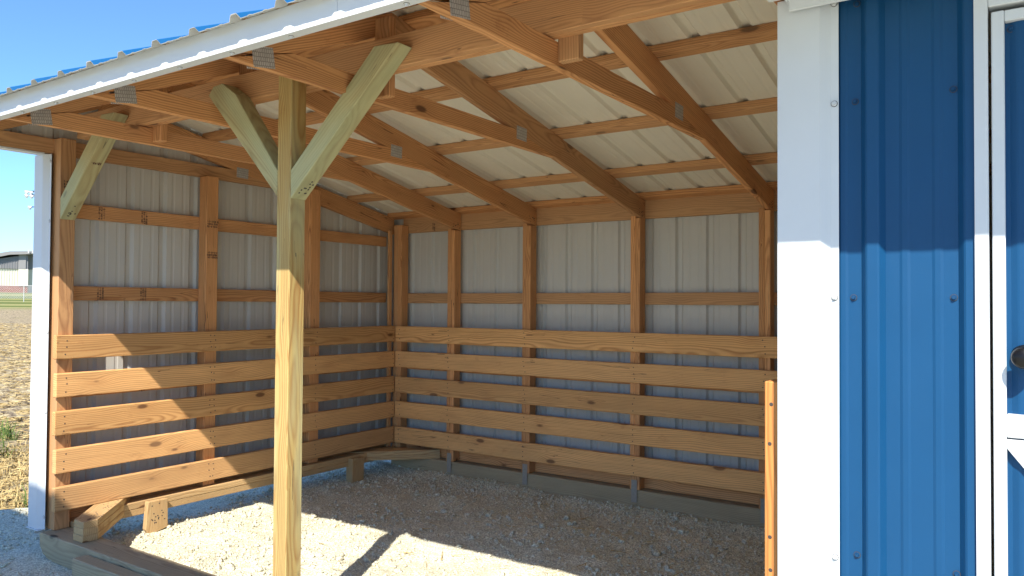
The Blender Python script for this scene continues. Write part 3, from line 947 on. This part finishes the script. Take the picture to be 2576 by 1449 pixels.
while s < -1.5:          # raised siding ribs
    hbox('siding_rib', s, s + .12, -.12, 0, zbr, zcr, M_hcream)
    zz = Z(661.5) + (Z(640.5) - Z(661.5)) * (s + Lb) / Lb
    hbox('siding_rib', s, s + .12, -.37, -.25, zcr, zz, M_hdark)
    s += .42
hbox('pilaster', -1.55, -.35, -.45, 0, zcr, Z(640), M_hroof)
hbox('pilaster', -1.55, .05, -.40, 0, zbr, zcr, M_hcream)
hbox('side_wall', .06, 14, 1.5, 20, zb, Z(640), M_hcream, Z(628))
hbox('side_siding', .05, 14, 1.4, 1.5, zcr, Z(640), M_hdark, Z(628))
hbox('roof', -Lb, -2.98, -1.2, 22, Z(661), Z(650), M_hroof, Z(633.8), Z(642.5))
hbox('roof_slope', -2.98, 14, -1.2, 22, Z(642.5), Z(633.8), M_hroof, Z(622), Z(626.5))
for q in (0, .7, 1.4): hbox('vent_pipe', q - .1, q + .1, -1.7, -1.5, Z(637), Z(630), M_white)
# brick base set off by a door
hbox('service_door', -6.2, -4.2, -.2, -.15, zb, Z(719), M_hbrick)

# chain link fence in front of the hall
fence = empty('chain_link_fence', (0, 0, 0))
FA = far_pt(-200, 751, 70); FB = far_pt(260, 751, 70)
fence.location = FA
tag(fence, 'low galvanised chain link fence crossing the far field before the hall', 'fence')
fd = (FB - FA); FL = fd.length; fd.normalize()
M_galv = paint('galvanised_pipe', (.45, .46, .45), .5, .5)
def rod(name, a, b, r, mat, parent, seg=8):
    a, b = Vector(a), Vector(b); d = b - a
    bm = bmesh.new(); bmesh.ops.create_cone(bm, cap_ends=True, segments=seg, radius1=r, radius2=r, depth=d.length)
    me = bpy.data.meshes.new(name); bm.to_mesh(me); bm.free()
    o = link(name, me, mat, parent)
    q = d.to_track_quat('Z', 'Y').to_matrix().to_4x4(); q.translation = (a + b) / 2 - (Vector(parent.location) if parent else Vector())
    o.matrix_basis = q
    return o
FH = 1.15
k_ = 0
while k_ * 2.9 < FL:
    p = FA + fd * (k_ * 2.9 + .6); rod('fence_post', p - Vector((0, 0, .3)), p + Vector((0, 0, FH)), .035, M_galv, fence); k_ += 1
rod('top_rail', FA + Vector((0, 0, FH)), FB + Vector((0, 0, FH)), .025, M_galv, fence)
V = []; F = []
s = 0
while s < FL:            # woven wire, joined
    for sg in (1, -1):
        a = FA + fd * s; b = FA + fd * (s + sg * FH)
        w = fd * .012; k0 = len(V)
        z0, z1 = Vector((0, 0, 0)), Vector((0, 0, FH))
        V += [tuple(a - w + z0 - FA), tuple(a + w + z0 - FA), tuple(b + w + z1 - FA), tuple(b - w + z1 - FA)]; F.append((k0, k0 + 1, k0 + 2, k0 + 3))
    s += .16
me = bpy.data.meshes.new('wire_mesh'); me.from_pydata(V, [], F); me.update()
tag(link('wire_mesh', me, M_galv, fence), kind='stuff')

# stadium floodlight
PT = 95
base = far_pt(97, 740, PT)
fl = empty('floodlight_mast', base)
tag(fl, 'tall floodlight mast whose white lamps show beside the shed corner', 'floodlight')
rod('mast', base - Vector((0, 0, 2)), far_pt(97, 470, PT), .16, M_galv, fl)
M_lamp = paint('lamp_shell', (.75, .76, .76), .4, .5)
for v in (481, 490, 520.5):
    rod('crossarm', far_pt(74 if v < 500 else 79, v, PT), far_pt(122, v, PT), .06, M_dark, fl)
for (u, v) in ((68.5, 483.5), (80, 484.5), (68.5, 492.5), (81, 494), (76.5, 522), (104, 484), (114, 484), (104, 493), (115, 493)):
    c = far_pt(u, v, PT)
    bm = bmesh.new()
    rot = Vector((-.2, -1, -.55)).to_track_quat('Z', 'Y').to_matrix().to_4x4()
    bmesh.ops.create_cone(bm, cap_ends=True, segments=14, radius1=.09, radius2=.30, depth=.42, matrix=rot)
    me = bpy.data.meshes.new('lamp'); bm.to_mesh(me); bm.free()
    o = link('lamp', me, M_lamp, fl, smooth=False); o.location = c - base
